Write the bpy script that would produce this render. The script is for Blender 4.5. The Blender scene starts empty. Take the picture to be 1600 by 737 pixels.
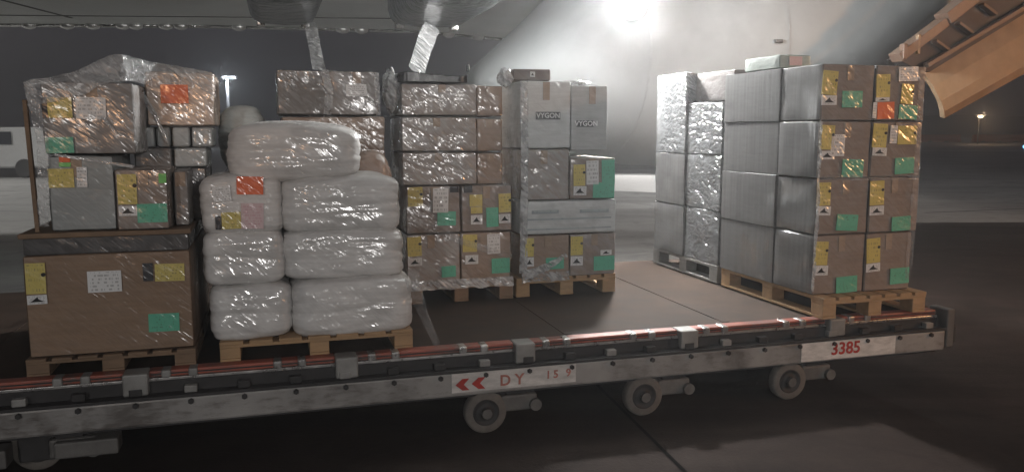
import bpy, bmesh, math, random
from mathutils import Vector, Matrix, noise
random.seed(7)
SC = bpy.context.scene
COL = SC.collection
R = math.radians

# ------------------------------------------------------------------ camera
cam_d = bpy.data.cameras.new('camera')
cam = bpy.data.objects.new('camera', cam_d); COL.objects.link(cam)
cam.location = (0, 0, 1.67)
cam.rotation_euler = (R(90 - 7.416), 0, 0)
cam_d.sensor_width = 36; cam_d.lens = 28.26
cam_d.clip_start = 0.05; cam_d.clip_end = 3000
SC.camera = cam

# ------------------------------------------------------------------ world: night sky over a lit airfield
W_ = bpy.data.worlds.new('World'); SC.world = W_; W_.use_nodes = True
wn = W_.node_tree; wn.nodes.clear()
wo = wn.nodes.new('ShaderNodeOutputWorld')
sky = wn.nodes.new('ShaderNodeTexSky'); sky.sky_type = 'NISHITA'; sky.sun_disc = False
sky.sun_elevation = R(-9); sky.sun_rotation = R(200)
b1 = wn.nodes.new('ShaderNodeBackground'); b1.inputs[1].default_value = 0.05
b2 = wn.nodes.new('ShaderNodeBackground'); b2.inputs[0].default_value = (0.0245, 0.0205, 0.0255, 1); b2.inputs[1].default_value = 1.0
ad = wn.nodes.new('ShaderNodeAddShader')
wn.links.new(sky.outputs[0], b1.inputs[0]); wn.links.new(b1.outputs[0], ad.inputs[0]); wn.links.new(b2.outputs[0], ad.inputs[1])
wn.links.new(ad.outputs[0], wo.inputs[0])

HAZE = .0065
# ------------------------------------------------------------------ exposure
SC.view_settings.view_transform = 'Standard'; SC.view_settings.look = 'None'
SC.view_settings.exposure = 0; SC.view_settings.gamma = 1
SC.render.engine = 'CYCLES'
SC.cycles.use_denoising = True
SC.cycles.max_bounces = 6; SC.cycles.transparent_max_bounces = 12
SC.cycles.sample_clamp_indirect = 4

# ------------------------------------------------------------------ dolly frame: u along the side rail, v towards the aircraft
TH = math.atan(.30); CU, SU = math.cos(TH), math.sin(TH)
def wd(u, v, w): return Vector((u*CU - v*SU, 4.40 + u*SU + v*CU, w))
MF = Matrix.Translation((0, 4.40, 0)) @ Matrix.Rotation(TH, 4, 'Z')

# ------------------------------------------------------------------ apron lamps
def lamp(name, kind, loc, power, color, size, aim=None, spot=None, blend=.4):
    d = bpy.data.lights.new(name, kind); d.energy = power; d.color = color
    o = bpy.data.objects.new(name, d); COL.objects.link(o); o.location = loc
    if kind in ('POINT', 'SPOT'): d.shadow_soft_size = size
    if kind == 'SUN': d.angle = size
    if kind == 'SPOT': d.spot_size = R(spot); d.spot_blend = blend
    if aim is not None:
        o.rotation_euler = (Vector(aim) - Vector(loc)).to_track_quat('-Z', 'Y').to_euler()
    return o
WHITE, SODIUM = (1.0, .97, .93), (1.0, .50, .22)
lamp('apron_floodlight', 'SPOT', (-2.2, -7.5, 3.4), 700, WHITE, .25, (-.2, 5, 1.2), 60)
lamp('terminal_floodlight', 'SPOT', (5.6, -8.0, 3.0), 1080, (1, .97, .94), .25, (.5, 5, 1.2), 70)
lamp('sodium_floodlight', 'SPOT', (14.0, 1.6, 4.2), 2700, SODIUM, .25, (8.0, 8.4, .2), 84, .7)
lamp('far_apron_floodlight', 'SPOT', (-40, 20, 15), 60000, WHITE, .8, (-14, 19.5, 0), 48, .7)
lamp('cream_carton_spot', 'SPOT', (-.4, -9.0, 2.6), 420, SODIUM, .25, (-1.75, 4.6, 1.95), 9, .8)  # unseen narrow spot, added to make the cream carton glow orange
lamp('mast_lamp_glow', 'POINT', (-27.6, 79.3, 6.3), 600, (.85, .92, 1), .3)
lamp('barrier_lamp_glow', 'POINT', (60.4, 104.2, 3.5), 600, (1, .66, .40), .3)
lamp('far_side_floodlight', 'SPOT', (6.5, 33.0, 6.0), 2600, WHITE, .3, (4.3, 26.5, 0), 75, .3)
KEY = wd(1.868, 2.55, 2.797)
lamp('landing_light_beam', 'POINT', KEY + Vector((-.03, -.16, -.02)), 780, (1, .99, .97), .10)

# ------------------------------------------------------------------ helpers
def tag(o, label=None, cat=None, group=None, kind=None):
    if label: o['label'] = label
    if cat: o['category'] = cat
    if group: o['group'] = group
    if kind: o['kind'] = kind
    return o
def link(name, me, mat=None, parent=None, frame=False):
    o = bpy.data.objects.new(name, me); COL.objects.link(o)
    if mat is not None and me is not None and not me.materials: me.materials.append(mat)
    if parent is not None: o.parent = parent
    elif frame: o.matrix_world = MF
    return o
def empty(name, u=0, v=0, w=0, label=None, cat=None, group=None, kind=None, world=False):
    o = bpy.data.objects.new(name, None); COL.objects.link(o)
    o.empty_display_size = .1
    o.matrix_world = Matrix.Translation((u, v, w)) if world else MF @ Matrix.Translation((u, v, w))
    return tag(o, label, cat, group, kind)
def to_me(bm, name, smooth=False):
    bmesh.ops.recalc_face_normals(bm, faces=bm.faces)
    me = bpy.data.meshes.new(name); bm.to_mesh(me); bm.free()
    if smooth: me.polygons.foreach_set('use_smooth', [True]*len(me.polygons))
    return me
def add_box(bm, x0, x1, y0, y1, z0, z1, bev=0, M=None):
    r = bmesh.ops.create_cube(bm, size=1)
    vs = r['verts']
    for v in vs:
        v.co = Vector(((x0+x1)/2 + v.co.x*(x1-x0), (y0+y1)/2 + v.co.y*(y1-y0), (z0+z1)/2 + v.co.z*(z1-z0)))
    if bev:
        es = list({e for v in vs for e in v.link_edges})
        r2 = bmesh.ops.bevel(bm, geom=es, offset=bev, segments=2, affect='EDGES', profile=.5)
        vs = list({v for f in r2['faces'] for v in f.verts} | {v for v in vs if v.is_valid})
    if M is not None: bmesh.ops.transform(bm, matrix=M, verts=[v for v in vs if v.is_valid])
    return vs
def box(name, x0, x1, y0, y1, z0, z1, mat, parent=None, bev=.004, frame=False, M=None):
    bm = bmesh.new(); add_box(bm, x0, x1, y0, y1, z0, z1, bev, M)
    return link(name, to_me(bm, name), mat, parent, frame)
def add_cyl(bm, p0, p1, r, seg=20, r2=None):
    p0, p1 = Vector(p0), Vector(p1); d = p1 - p0
    M = Matrix.Translation((p0+p1)/2) @ d.to_track_quat('Z', 'Y').to_matrix().to_4x4()
    bmesh.ops.create_cone(bm, cap_ends=True, segments=seg, radius1=r, radius2=r if r2 is None else r2, depth=d.length, matrix=M)
def cyl(name, p0, p1, r, mat, parent=None, seg=20, r2=None):
    bm = bmesh.new(); add_cyl(bm, p0, p1, r, seg, r2)
    return link(name, to_me(bm, name), mat, parent)
def prism(bm, pts, y0, y1):
    a = [bm.verts.new((x, y0, z)) for x, z in pts]; b = [bm.verts.new((x, y1, z)) for x, z in pts]
    n = len(pts)
    bm.faces.new(a); bm.faces.new(b[::-1])
    for i in range(n): bm.faces.new((a[i], a[(i+1) % n], b[(i+1) % n], b[i]))
def lathe(bm, prof, axis='y', seg=28, cap=True):
    rings = []
    for r, h in prof:
        ring = []
        for i in range(seg):
            a = 2*math.pi*i/seg
            ring.append(bm.verts.new((r*math.cos(a), h, r*math.sin(a))))
        rings.append(ring)
    for p, q in zip(rings, rings[1:]):
        for i in range(seg): bm.faces.new((p[i], p[(i+1) % seg], q[(i+1) % seg], q[i]))
    if cap: bm.faces.new(rings[0]); bm.faces.new(rings[-1][::-1])

# ------------------------------------------------------------------ materials
class NT:
    def __init__(s, name):
        s.m = bpy.data.materials.new(name); s.m.use_nodes = True
        s.t = s.m.node_tree; s.t.nodes.clear()
        s.out = s.t.nodes.new('ShaderNodeOutputMaterial')
    def n(s, typ, **kw):
        k = s.t.nodes.new(typ)
        for a, b in kw.items(): setattr(k, a, b)
        return k
    def l(s, a, b): s.t.links.new(a, b)
    def math(s, op, a, b=None, clamp=False):
        k = s.n('ShaderNodeMath', operation=op, use_clamp=clamp)
        for i, x in enumerate((a, b)):
            if x is None: continue
            if isinstance(x, (int, float)): k.inputs[i].default_value = x
            else: s.l(x, k.inputs[i])
        return k.outputs[0]
    def noise(s, vec, scale, detail=3, rough=.55, dist=0, typ=None):
        k = s.n('ShaderNodeTexNoise')
        if typ: k.noise_type = typ
        k.inputs['Scale'].default_value = scale; k.inputs['Detail'].default_value = detail
        k.inputs['Roughness'].default_value = rough; k.inputs['Distortion'].default_value = dist
        s.l(vec, k.inputs['Vector']); return k.outputs['Fac']
    def ramp(s, fac, a, b, lo=0., hi=1.):
        k = s.n('ShaderNodeMapRange'); s.l(fac, k.inputs[0])
        k.inputs[1].default_value = a; k.inputs[2].default_value = b; k.inputs[3].default_value = lo; k.inputs[4].default_value = hi
        return k.outputs[0]
    def mix(s, fac, a, b):
        k = s.n('ShaderNodeMix', data_type='RGBA')
        if isinstance(fac, (int, float)): k.inputs[0].default_value = fac
        else: s.l(fac, k.inputs[0])
        for i, x in ((6, a), (7, b)):
            if isinstance(x, tuple): k.inputs[i].default_value = (*x, 1) if len(x) == 3 else x
            else: s.l(x, k.inputs[i])
        return k.outputs[2]
    def mapping(s, vec, rot=(0, 0, 0), scale=(1, 1, 1), loc=(0, 0, 0)):
        k = s.n('ShaderNodeMapping'); s.l(vec, k.inputs[0])
        k.inputs['Rotation'].default_value = rot; k.inputs['Scale'].default_value = scale; k.inputs['Location'].default_value = loc
        return k.outputs[0]
    def bump(s, h, strength, dist, normal=None):
        k = s.n('ShaderNodeBump'); k.inputs['Strength'].default_value = strength; k.inputs['Distance'].default_value = dist
        s.l(h, k.inputs['Height'])
        if normal is not None: s.l(normal, k.inputs['Normal'])
        return k.outputs[0]
    def pos(s):
        g = s.n('ShaderNodeNewGeometry'); return s.mapping(g.outputs['Position'], rot=(0, 0, -TH))
    def bsdf(s, **kw):
        k = s.n('ShaderNodeBsdfPrincipled')
        for a, b in kw.items():
            a = a.replace('_', ' ')
            i = k.inputs[a]
            if isinstance(b, (int, float)): i.default_value = b
            elif isinstance(b, tuple): i.default_value = (*b, 1) if len(b) == 3 else b
            else: s.l(b, i)
        s.l(k.outputs[0], s.out.inputs[0]); return k

MATS = {}
def crinkle(t, p, scale=1.0, pleats=False):
    """height of the stretched film's creases, in the frame of the wrapped faces"""
    d = t.mapping(t.mapping(p, rot=(0, R(-43), 0)), scale=(13*scale, 24*scale, 50*scale))
    a = t.noise(d, 1.0, 1.2, .5, .5)
    d2 = t.mapping(t.mapping(p, rot=(0, R(-30), 0)), scale=(6*scale, 7*scale, 17*scale))
    b = t.noise(d2, 1.0, 1, .5, .8)
    h = t.math('ADD', a, t.math('MULTIPLY', b, 1.3))
    if pleats:
        q = t.noise(t.mapping(p, scale=(34, 34, .7)), 1.0, 2, .5)
        h = t.math('ADD', t.math('MULTIPLY', h, .22), t.math('MULTIPLY', q, 2.0))
    return h
def filmed(name, color, veil=.15, coat=1.0, glint=.5, rough=.75, scale=1.0, pleats=False, var=.12, strength=.9, spec=.3, bd=.0065, cr=.2):
    """a surface under clear stretch film: grain in the base, creased glossy coat"""
    key = (name, color, veil, coat, glint, pleats, scale)
    if key in MATS: return MATS[key]
    t = NT(name); p = t.pos()
    h = crinkle(t, p, scale, pleats)
    area = t.ramp(t.math('ADD', t.math('MULTIPLY', t.noise(p, 2.6, 2, .5, .5), .65), t.math('MULTIPLY', t.noise(p, 9, 2, .5, .3), .35)), .56 - glint*.14, .66 - glint*.14)
    grain = t.noise(t.mapping(p, scale=(6, 6, 60)), 1.0, 4, .6)
    blot = t.noise(p, 9, 3, .6)
    c1 = t.mix(t.ramp(grain, .3, .7), tuple(x*(1-var) for x in color), tuple(min(1, x*(1+var)) for x in color))
    c1 = t.mix(t.ramp(blot, .35, .7, 0, .35), c1, tuple(x*(1-2*var) for x in color))
    fold = t.ramp(h, .95, 1.45)
    v = t.math('MULTIPLY', t.math('ADD', t.math('MULTIPLY', fold, .8), .5), veil)
    base = t.mix(v, c1, (.42, .43, .44))
    nb = t.bump(h, min(1, strength), bd)
    nl = t.bump(h, .2, .0035 if pleats else .010)
    cw = t.math('ADD', t.math('MULTIPLY', area, coat*.93), coat*.07)
    t.bsdf(Base_Color=base, Roughness=rough, Specular_IOR_Level=spec, Normal=nl, Coat_Weight=cw, Coat_Roughness=cr, Coat_IOR=2.3, Coat_Normal=nb)
    MATS[key] = t.m; return t.m
def plain(name, color, rough=.7, metal=0, var=.15, nscale=14, bump=.15, stretch=(1, 1, 1), spec=.4, coat=0):
    key = (name, color, rough, metal)
    if key in MATS: return MATS[key]
    t = NT(name); g = t.n('ShaderNodeNewGeometry')
    p = t.mapping(g.outputs['Position'], rot=(0, 0, -TH), scale=stretch)
    a = t.noise(p, nscale, 5, .65); b = t.noise(p, nscale*.16, 3, .6)
    c = t.mix(t.ramp(a, .3, .7), tuple(x*(1-var) for x in color), tuple(min(1, x*(1+var)) for x in color))
    c = t.mix(t.ramp(b, .35, .68, 0, .6), c, tuple(x*(1-1.7*var) for x in color))
    t.bsdf(Base_Color=c, Roughness=t.ramp(a, .2, .8, max(.02, rough-.12), min(1, rough+.12)), Metallic=metal, Specular_IOR_Level=spec, Normal=t.bump(a, bump, .006), Coat_Weight=coat)
    MATS[key] = t.m; return t.m
def film_sheet(name='clear_film', alpha=.38, tint=(.62, .63, .64), scale=1.0):
    key = (name, alpha)
    if key in MATS: return MATS[key]
    t = NT(name); p = t.pos(); h = crinkle(t, p, scale)
    tr = t.n('ShaderNodeBsdfTransparent'); mx = t.n('ShaderNodeMixShader')
    k = t.bsdf(Base_Color=tint, Roughness=.16, Specular_IOR_Level=.8, Normal=t.bump(h, .9, .03), Coat_Weight=1.0, Coat_Roughness=.1)
    f = t.ramp(h, .8, 1.5, alpha*.45, min(1, alpha*1.7))
    t.l(f, mx.inputs[0]); t.l(tr.outputs[0], mx.inputs[1]); t.l(k.outputs[0], mx.inputs[2]); t.l(mx.outputs[0], t.out.inputs[0])
    MATS[key] = t.m; return t.m
def printed(name, color, ink=(.06, .06, .06), rows=9, cover=.5, coat=1.0):
    """a paper label with lines of small print, under film"""
    if name in MATS: return MATS[name]
    t = NT(name); tc = t.n('ShaderNodeTexCoord'); sx = t.n('ShaderNodeSeparateXYZ'); t.l(tc.outputs['Generated'], sx.inputs[0])
    z = t.math('MULTIPLY', sx.outputs['Z'], rows); fr = t.math('FRACT', z); row = t.math('FLOOR', z)
    cb = t.n('ShaderNodeCombineXYZ'); t.l(t.math('MULTIPLY', sx.outputs['X'], 16), cb.inputs[0]); t.l(t.math('MULTIPLY', row, 5.3), cb.inputs[1])
    oi = t.n('ShaderNodeObjectInfo'); t.l(t.math('MULTIPLY', oi.outputs['Random'], 60), cb.inputs[2])
    nz = t.noise(cb.outputs[0], 1.0, 1)
    gate = t.math('MULTIPLY', t.math('GREATER_THAN', fr, .45), t.math('GREATER_THAN', nz, 1-cover))
    inx = t.math('MULTIPLY', t.math('GREATER_THAN', sx.outputs['X'], .08), t.math('LESS_THAN', sx.outputs['X'], .92))
    inz = t.math('MULTIPLY', t.math('GREATER_THAN', sx.outputs['Z'], .06), t.math('LESS_THAN', sx.outputs['Z'], .95))
    m = t.math('MULTIPLY', t.math('MULTIPLY', gate, inx), t.math('MULTIPLY', inz, .45))
    p = t.pos(); h = crinkle(t, p)
    area = t.ramp(t.noise(p, 4.2, 3, .6, .4), .36, .58)
    t.bsdf(Base_Color=t.mix(m, color, ink), Roughness=.6, Coat_Weight=t.math('MULTIPLY', area, coat), Coat_Roughness=.19, Coat_IOR=1.75, Coat_Normal=t.bump(h, .9, .0065))
    MATS[name] = t.m; return t.m

def worn_paint(name, color, under):
    t = NT(name); p = t.pos(); a = t.noise(t.mapping(p, scale=(1, 3, 3)), 16, 6, .7); b = t.noise(p, 3.5, 3, .6)
    k = t.ramp(t.math('ADD', a, t.math('MULTIPLY', b, .7)), .84, 1.06)
    c = t.mix(t.ramp(b, .3, .7), color, tuple(x*.55 for x in color))
    t.bsdf(Base_Color=t.mix(k, c, under), Roughness=t.ramp(k, 0, 1, .5, .35), Metallic=t.ramp(k, 0, 1, 0, .6), Normal=t.bump(a, .3, .004))
    return t.m

KRAFT = (.228, .168, .131)
m_brown = filmed('brown_carton', KRAFT, .30, 1, .65)
m_brown2 = filmed('tan_carton', (.29, .205, .15), .12, 1, .75)
m_flat = filmed('taut_film_carton', KRAFT, .14, .6, .12, strength=.3)
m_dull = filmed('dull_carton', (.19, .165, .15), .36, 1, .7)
m_silver = filmed('silver_wrap', (.30, .24, .20), .5, 1, 1.0, strength=1.0, bd=.010, cr=.19)
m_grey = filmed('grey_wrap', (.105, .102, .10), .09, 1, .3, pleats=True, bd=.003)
m_greyglint = filmed('grey_glint_wrap', (.10, .104, .108), .25, 1, .9, strength=1.0, bd=.034)
m_paleblock = filmed('pale_block', (.44, .46, .46), .15, .8, .3)
m_whitebox = filmed('white_carton', (.60, .62, .62), .2, 1, .45)
m_greybox = filmed('grey_carton', (.30, .32, .32), .2, .8, .25)
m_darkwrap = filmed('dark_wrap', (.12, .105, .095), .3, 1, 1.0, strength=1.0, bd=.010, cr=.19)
m_bale = filmed('white_bale', (.66, .645, .63), .12, 1, .65, scale=.9, strength=1.0, bd=.0065, cr=.19)
m_crate = filmed('crate_board', (.25, .165, .108), .05, .5, .3)
m_lidband = filmed('lid_band', (.05, .046, .046), .12, 1, .5, strength=.6)
m_black = plain('black_film', (.022, .022, .024), .3)
m_film = film_sheet()
m_filmthick = film_sheet('bunched_film', .7)
m_filmthin = film_sheet('thin_film', .2)
m_pine = plain('pine', (.42, .27, .145), .75, var=.22, stretch=(.4, 3, 3), nscale=9)
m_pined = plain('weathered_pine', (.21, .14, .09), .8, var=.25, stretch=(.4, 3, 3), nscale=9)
m_galv = plain('galvanised_steel', (.30, .295, .285), .55, .35, .28, 10, .2)
m_beam = worn_paint('worn_grey_paint', (.32, .31, .30), (.19, .175, .165))
m_arm = plain('dirty_arm_paint', (.13, .125, .12), .6, .1, .3)
m_dark = plain('dark_steel', (.035, .033, .034), .6, .2, .3)
m_red = worn_paint('red_rail_paint', (.36, .095, .06), (.16, .13, .12))
m_lip = plain('bare_steel_lip', (.52, .51, .50), .3, .8, .25, 20, .2)
m_deck = plain('deck_plate', (.060, .042, .033), .75, .0, .4, 5, .2, spec=.12)
m_plate = plain('white_panel_paint', (.62, .60, .58), .6, 0, .28, 16, .2, stretch=(.6, 1, 2))
m_ink = plain('red_lettering', (.42, .03, .02), .6, var=.3, nscale=50)
m_inkfade = plain('faded_red_lettering', (.45, .17, .13), .7, var=.35, nscale=60)
m_tyre = plain('tyre_rubber', (.15, .135, .122), .85, var=.25, nscale=30)
m_rubber = plain('black_rubber', (.03, .03, .03), .7)
m_rim = plain('rim_paint', (.16, .15, .14), .5, .3)
ST = {
 'yellow': printed('yellow_label', (.56, .46, .12), rows=6, cover=.42),
 'white': printed('white_label', (.68, .68, .68), rows=6, cover=.5),
 'green': printed('green_label', (.10, .42, .28), rows=7, cover=.4),
 'orange': printed('orange_label', (.74, .13, .03), (.4, .05, .01), rows=5, cover=.3),
 'pink': printed('pink_label', (.62, .47, .48), (.5, .2, .25), rows=9),
 'lime': printed('lime_label', (.16, .52, .13), rows=2, cover=.2),
 'dark': printed('black_label', (.02, .02, .025), rows=2, cover=.1),
 'plate': printed('grey_badge', (.085, .09, .095), (.085, .09, .095), coat=.2),
 'line': printed('printed_line', (.30, .34, .36), (.5, .55, .55), rows=1, cover=.6),
}
STLABEL = {'yellow': 'yellow paper label', 'white': 'white paper label', 'green': 'green paper label', 'orange': 'orange sticker',
           'pink': 'pale pink paper label', 'lime': 'small bright green sticker', 'dark': 'black printed panel', 'plate': 'dark printed badge', 'line': 'line of grey print'}

# ------------------------------------------------------------------ the setting: ground, darker near ground, lit patch, taxi line, far ridge
def sheet(name, pts, z, mat, kind='structure'):
    bm = bmesh.new(); bm.faces.new([bm.verts.new((x, y, z)) for x, y in pts])
    o = link(name, to_me(bm, name), mat); tag(o, kind=kind); return o
def ground_mat(name, color, rough, var, joints=True, spec=.4):
    t = NT(name); g = t.n('ShaderNodeNewGeometry'); p = g.outputs['Position']
    a = t.noise(p, 3.2, 8, .75); b = t.noise(t.mapping(p, scale=(.16, .5, 1)), 1.0, 5, .65, .8); d = t.noise(p, 45, 4, .7); e = t.noise(p, 1.3, 4, .6, 1.2)
    c = t.mix(t.ramp(a, .3, .7), tuple(x*(1-var*.5) for x in color), tuple(x*(1+var*.5) for x in color))
    c = t.mix(t.ramp(b, .38, .66, 0, .75), c, tuple(x*(1-var*1.3) for x in color))
    c = t.mix(t.ramp(e, .56, .64, 0, .55), c, tuple(x*.45 for x in color))
    t.bsdf(Base_Color=c, Roughness=t.ramp(b, .3, .7, rough-.12, rough+.1), Specular_IOR_Level=spec, Normal=t.bump(d, .6, .008))
    return t.m
sheet('ground', [(-320, -50), (320, -50), (320, 410), (-320, 410)], 0, ground_mat('apron_concrete', (.30, .30, .29), .75, .3, spec=.2))
m_near = ground_mat('dark_brown_ground', (.037, .026, .022), .85, .55, spec=.08)
sheet('near_ground', [(-60, -30), (60, -30), (60, 16.4), (7.4, 14.7), (5.4, 12.0), (3.6, 8.2), (-2.0, 6.7), (-60, -8.0)], .004, m_near)  # near ground, darker and browner than the apron
m_joint = plain('joint_sealant', (.010, .009, .009), .95, spec=.02)
def strip(name, a, b, w, z, mat):
    a, b = Vector(a), Vector(b); d = (b-a).normalized(); n = Vector((-d.y, d.x))*w/2
    return sheet(name, [tuple(a-n), tuple(b-n), tuple(b+n), tuple(a+n)], z, mat)
strip('paving_joint', (.30, 6.4), (1.40, 1.2), .022, .008, m_joint)
strip('paving_joint', (-3.5, 7.2), (-14, 40), .05, .004, m_joint)
strip('paving_joint', (8.5, 16.5), (48, 30), .06, .004, m_joint)
m_line_lit = plain('line_and_lit_patch', (.80, .80, .79), .6, var=.08)  # white shared by the taxi line and the painted-in lit patch
sheet('lit_apron_patch', [(2.2, 22.9), (6.0, 21.0), (8.6, 29.6), (2.6, 31.4)], .006, m_line_lit)  # floodlit patch of concrete beyond the belly, painted as a white sheet
strip('taxi_line', (30.0, 70.2), (46, 70.4), .8, .006, m_line_lit)
bm = bmesh.new()
pts = []
for i in range(60):
    x = -40 + i*8.0
    pts.append((x, 5.2 + 2.2*noise.noise(Vector((x*.03, 0, 3))) + 1.2*noise.noise(Vector((x*.15, 0, 5)))))
for (x, h), (x2, h2) in zip(pts, pts[1:]):
    a, b, c, d = [bm.verts.new(q) for q in ((x, 205, -.5), (x2, 205, -.5), (x2, 212, h2), (x, 212, h))]
    e, f = bm.verts.new((x2, 240, h2*1.05)), bm.verts.new((x, 240, h*1.05))
    bm.faces.new((a, b, c, d)); bm.faces.new((d, c, e, f))
bmesh.ops.remove_doubles(bm, verts=bm.verts, dist=.001)
tag(link('hills', to_me(bm, 'hills', True), plain('dark_vegetation', (.05, .052, .055), .9, nscale=.3)), kind='structure')

# ------------------------------------------------------------------ far things: barriers, masts, van, edge light
m_or = plain('orange_plastic', (.55, .15, .06), .5, nscale=2)
def barrier(x0, x1, y, label):
    b = empty('road_barrier', (x0+x1)/2, y, 0, label, 'barrier', 'orange barriers at the far side of the apron', world=True)
    L = (x1-x0)/2
    bm = bmesh.new(); prism(bm, [(-.45, 0), (.45, 0), (.45, .2), (.2, .5), (.16, 1.15), (-.16, 1.15), (-.2, .5), (-.45, .2)], -L, L)
    bmesh.ops.rotate(bm, cent=(0, 0, 0), matrix=Matrix.Rotation(R(90), 3, 'Z'), verts=bm.verts)
    link('barrier_body', to_me(bm, 'barrier_body'), m_or, b)
    bm = bmesh.new()
    for k in range(int(2*L/2.5)):
        add_box(bm, -L+1+k*2.5, -L+1.6+k*2.5, -.53, -.44, 0, .18)
    link('barrier_foot', to_me(bm, 'barrier_foot'), m_rubber, b)
barrier(60.0, 68.6, 124, 'long orange barrier nearest the open cargo door, left of the gap')
barrier(70.6, 92.0, 124, 'long orange barrier running on past the gap towards the picture edge')
m_mast = plain('mast_steel', (.6, .6, .62), .5, .0)
def emit(name, col, s):
    t = NT(name); e = t.n('ShaderNodeEmission'); e.inputs[0].default_value = (*col, 1); e.inputs[1].default_value = s
    t.l(e.outputs[0], t.out.inputs[0]); return t.m
def mast(x, y, h, label, col, s, head=.5):
    m = empty('lamp_mast', x, y, 0, label, 'lamp post', world=True)
    cyl('pole', (0, 0, 0), (0, 0, h), .19 if head > 0 else .07, m_mast if head > 0 else m_rubber, m, 12, .14 if head > 0 else .04)
    cyl('arm', (-.1, 0, h-.05), (head*1.2, -.1, h+.25), .07, m_mast, m, 8)
    hd = box('lamp_head', -.4, .5+head, -.35, .2, h+.05, h+.32, m_mast, m, .04)
    box('lamp_lens', -.2, .3+head, -.37, -.30, h-.02, h+.22, emit('mast_lens' if head > 0 else 'gate_lens', col, s), hd, .02)
mast(-27.9, 80, 6.7, 'tall thin lamp mast rising behind the wrapped stacks against the night sky', (.8, .9, 1), 1.6)
mast(60.4, 105, 3.4, 'small glowing lamp post under the open tan cargo door', (1, .72, .45), 9, -.2)
tl = empty('taxiway_light', 44.4, 70, 0, 'small blue taxiway edge light on the far apron', 'edge light', world=True)
cyl('stem', (0, 0, 0), (0, 0, .28), .08, m_mast, tl, 10)
bm = bmesh.new(); bmesh.ops.create_uvsphere(bm, u_segments=12, v_segments=8, radius=.16, matrix=Matrix.Translation((0, 0, .34)))
link('globe', to_me(bm, 'globe', True), emit('blue_globe', (.15, .5, 1), 5), tl)

van = empty('service_van', -18.8, 30.0, 0, 'white service van parked on the far apron beyond the timber lath', 'van', world=True)
m_van = plain('van_paint', (.62, .63, .62), .35, var=.06, coat=.5)
m_glass = plain('van_glass', (.02, .024, .035), .08, var=.05)
bm = bmesh.new()
prism(bm, [(-3.0, .35), (2.1, .35), (2.1, 1.15), (2.0, 1.72), (1.7, 1.82), (-.9, 1.80), (-1.75, 1.12), (-2.85, .95), (-3.0, .7)], -.9, .9)
bmesh.ops.bevel(bm, geom=bm.edges[:], offset=.06, segments=2, affect='EDGES')
link('body', to_me(bm, 'body'), m_van, van)
bm = bmesh.new(); prism(bm, [(-1.80, 1.16), (-.98, 1.74), (-.94, 1.74), (-1.74, 1.14)], -.75, .75)
link('windscreen', to_me(bm, 'windscreen'), m_glass, van)
for x0, x1 in ((-1.35, -.35), (-.2, .8)):
    bm = bmesh.new(); prism(bm, [(x0 + (.15 if x0 < -1 else 0), 1.2), (x1, 1.2), (x1, 1.65), (x0 + (.5 if x0 < -1 else 0), 1.65)], -.925, -.895)
    link('window', to_me(bm, 'window'), m_glass, van)
for x in (-2.1, 1.2):
    for y in (-.85, .85):
        bm = bmesh.new(); lathe(bm, [(.12, -.1), (.31, -.11), (.34, -.06), (.34, .06), (.31, .11)], seg=20)
        wv = link('wheel', to_me(bm, 'wheel'), m_rubber, van); wv.location = (x, y, .34)
for y in (-.6, .6): box('headlight', -3.02, -2.9, y-.16, y+.16, .68, .86, m_lip, van, .02)

# ------------------------------------------------------------------ the aircraft over the loads
plane = empty('airplane', 0, 0, 0, 'grey airplane belly and wing above the loaded dolly with an open cargo door', 'airplane')
m_skin = plain('aircraft_skin', (.38, .395, .40), .62, 0, .12, 2.5, .05, spec=.3)
m_wing = plain('wing_skin', (.60, .62, .61), .42, 0, .14, 2.0, .06)
secs = [(.98, 2.15, .06, .3), (1.05, 2.16, .22, .5), (1.25, 2.2, .36, .8), (1.5, 2.26, .5, 1.0), (1.9, 2.36, .78, 1.25), (2.4, 2.48, 1.12, 1.45), (3.0, 2.56, 1.33, 1.55), (4.0, 2.62, 1.42, 1.6),
        (5.0, 2.72, 1.38, 1.6), (5.7, 2.92, 1.22, 1.55), (6.3, 3.12, .93, 1.45), (6.9, 3.36, .66, 1.3), (7.5, 3.62, .5, 1.1), (8.2, 3.9, .32, .8), (8.8, 4.1, .12, .3)]
bm = bmesh.new(); rings = []
NS = 56
for u, wc, hh, rv in secs:
    rings.append([bm.verts.new((u, 5.3 + rv*math.cos(2*math.pi*i/NS), wc + hh*math.sin(2*math.pi*i/NS))) for i in range(NS)])
for p, q in zip(rings, rings[1:]):
    for i in range(NS): bm.faces.new((p[i], p[(i+1) % NS], q[(i+1) % NS], q[i]))
bm.faces.new(rings[0]); bm.faces.new(rings[-1][::-1])
fus = link('fuselage', to_me(bm, 'fuselage', True), m_skin, plane)
sm = fus.modifiers.new('s', 'SUBSURF'); sm.levels = 1; sm.render_levels = 2
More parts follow.
